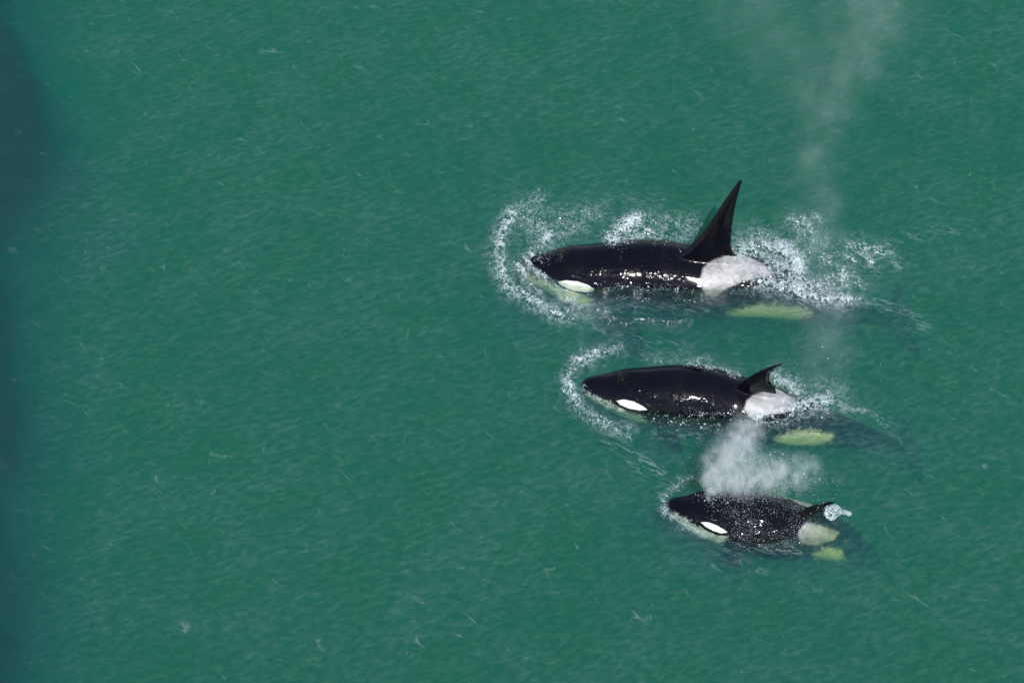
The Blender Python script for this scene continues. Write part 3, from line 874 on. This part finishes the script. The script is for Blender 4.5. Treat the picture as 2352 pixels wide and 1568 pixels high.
# thin sheet of water thrown off the trailing edge of the small fin
def fin_sheet():
    pts = [(1901, 1166, .30), (1915, 1161, .34), (1924, 1159, .36), (1933, 1168, .26), (1945, 1178, .12), (1956, 1183, .03)]
    low = [(1893, 1180, .16), (1898, 1188, .08), (1906, 1194, .03), (1915, 1192, .02), (1932, 1181, .02), (1952, 1185, .01)]
    N_, M_ = 60, 26
    top = spline(np.linspace(0, 5, N_), np.arange(6), np.array([W(*p) for p in pts]))
    bot = spline(np.linspace(0, 5, N_), np.arange(6), np.array([W(*p) for p in low]))
    V = []
    for i in range(N_):
        for j in range(M_):
            f = j / (M_ - 1)
            V.append(top[i] * (1 - f) + bot[i] * f + np.array([0, .05 * sin(pi * f), .03 * sin(pi * f)]))
    V = np.array(V); idx = np.arange(N_ * M_).reshape(N_, M_)
    F = np.stack([idx[:-1, :-1], idx[1:, :-1], idx[1:, 1:], idx[:-1, 1:]], -1).reshape(-1, 4)
    jx = np.repeat(np.arange(N_ - 1), M_ - 1); jy = np.tile(np.arange(M_ - 1), N_ - 1)
    edge_ = np.minimum(jy, M_ - 2 - jy) < 2
    lace = 1 - np.abs(2 * fbm(jx * .35, jy * .4, 3, 4) - 1) * 2.4
    keep = (lace + .3 * rng.random(len(lace)) > .72) | (edge_ & (rng.random(len(lace)) < .5))
    k = rng.choice(len(V), 420); r = rng.lognormal(math.log(.005), .4, 420).clip(.003, .012)
    v, f = beads(V[k] + rng.normal(0, .012, (420, 3)), r, 1.0)
    Vt = np.concatenate([V, v]); 
    me = mesh_from('fin_splash', Vt, F[keep], f + len(V))
    link('fin_splash', me, FOAM, 'lacy sheet of water falling off the small fin tip of the smallest orca', 'splash', 'stuff')


fin_sheet()


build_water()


# ------------------------------------------------------------------ breath mist
def mist(name, label, chains, dens, scale, lo, hi, aniso=-.25, warp=.35, srate=1.0):
    """chains: lists of (px, py, z, radius, density) joined into a tapering plume"""
    allb = [b for ch in chains for b in ch]
    P = np.array([W(b[0], b[1], b[2]) for b in allb]); R = np.array([b[3] for b in allb])[:, None]
    mn = (P - R).min(0); mx = (P + R).max(0); mn[2] = max(mn[2], .07)
    cen = (mn + mx) / 2; hf = (mx - mn) / 2
    V = np.array([[x, y, z] for x in (-1, 1) for y in (-1, 1) for z in (-1, 1)]) * hf
    F = np.array([[0, 1, 3, 2], [4, 6, 7, 5], [0, 4, 5, 1], [2, 3, 7, 6], [0, 2, 6, 4], [1, 5, 7, 3]])
    m = NT(name + '_droplets')
    vm = lambda op, **k: m.n('ShaderNodeVectorMath', operation=op, ins={int(a_[1:]): v_ for a_, v_ in k.items()})
    p = m.n('ShaderNodeNewGeometry').outputs['Position']
    wv = m.n('ShaderNodeTexNoise', ins={'Vector': p, 'Scale': scale * .7, 'Detail': 3.0}).outputs['Color']
    wv = vm('MULTIPLY_ADD', i0=wv, i1=(warp,) * 3, i2=p).outputs[0]
    wv = vm('SUBTRACT', i0=wv, i1=(warp / 2,) * 3).outputs[0]
    tot = None
    for ch in chains:
        for b0, b1 in zip(ch[:-1], ch[1:]):
            A_ = W(*b0[:3]); e = W(*b1[:3]) - A_
            q = vm('SUBTRACT', i0=wv, i1=tuple(A_)).outputs[0]
            t_ = m.math('DIVIDE', vm('DOT_PRODUCT', i0=q, i1=tuple(e)).outputs['Value'], float(e @ e), clamp=True)
            es = m.n('ShaderNodeVectorMath', operation='SCALE'); es.inputs[0].default_value = tuple(e); m.link(t_, es.inputs['Scale'])
            dd = vm('LENGTH', i0=vm('SUBTRACT', i0=q, i1=es.outputs[0]).outputs[0]).outputs['Value']
            rr = m.math('MULTIPLY_ADD', t_, b1[3] - b0[3], b0[3])
            f = m.ramp(m.math('DIVIDE', dd, rr), .0, 1.0, 1.0, 0.0)
            f = m.math('MULTIPLY', f, m.math('MULTIPLY_ADD', t_, b1[4] - b0[4], b0[4]))
            tot = f if tot is None else m.math('MAXIMUM', tot, f)
    nz = m.noise(m.mapping(p, scale=(1, 1, .8)), scale, 5, .62, .4)
    nz = m.ramp(nz, lo, hi)
    dn = m.math('MULTIPLY', m.math('MULTIPLY', tot, nz), dens)
    v = m.n('ShaderNodeVolumeScatter', ins={'Color': (.88, 1, .98, 1), 'Density': dn, 'Anisotropy': aniso}).outputs[0]
    o = m.n('ShaderNodeOutputMaterial'); m.link(v, o.inputs['Volume'])
    ob = link(name, mesh_from(name, V, F, smooth=False), m.m, label, 'mist', 'stuff')
    ob.location = cen
    m.m.cycles.volume_step_rate = srate
    return ob


mist('breath_mist', 'dense white breath mist rising from the blowhole of the smallest orca', [
    [(1626, 1147, .42, .05, 5.), (1630, 1120, .66, .20, 2.6), (1650, 1080, 1.05, .46, 1.3), (1700, 1025, 1.6, .52, 1.0), (1715, 985, 2.0, .40, .9)],
    [(1640, 1118, .75, .18, 2.0), (1700, 1098, 1.0, .46, 1.1), (1790, 1085, 1.1, .52, .8), (1850, 1082, 1.1, .42, .5)]], 3.1, 5.5, .36, .70, warp=.30, srate=.3)
mist('drifting_mist', 'thin pale mist drifting above the water beyond the fins', [
    [(1890, 850, .7, .7, 1.3), (1900, 720, .9, .85, 1.7), (1890, 560, 1.2, .7, 1.3), (1872, 400, 1.4, .62, 1.4), (1885, 250, 1.6, .75, 1.2),
     (1960, 110, 1.6, 1.2, .9), (2030, -30, 1.6, 1.4, .9)],
    [(1890, 260, 1.6, .8, .6), (1790, 90, 1.6, 1.3, .5), (1700, -10, 1.6, 1.4, .4)]], .15, 1.9, .33, .74, warp=.9, srate=.8)
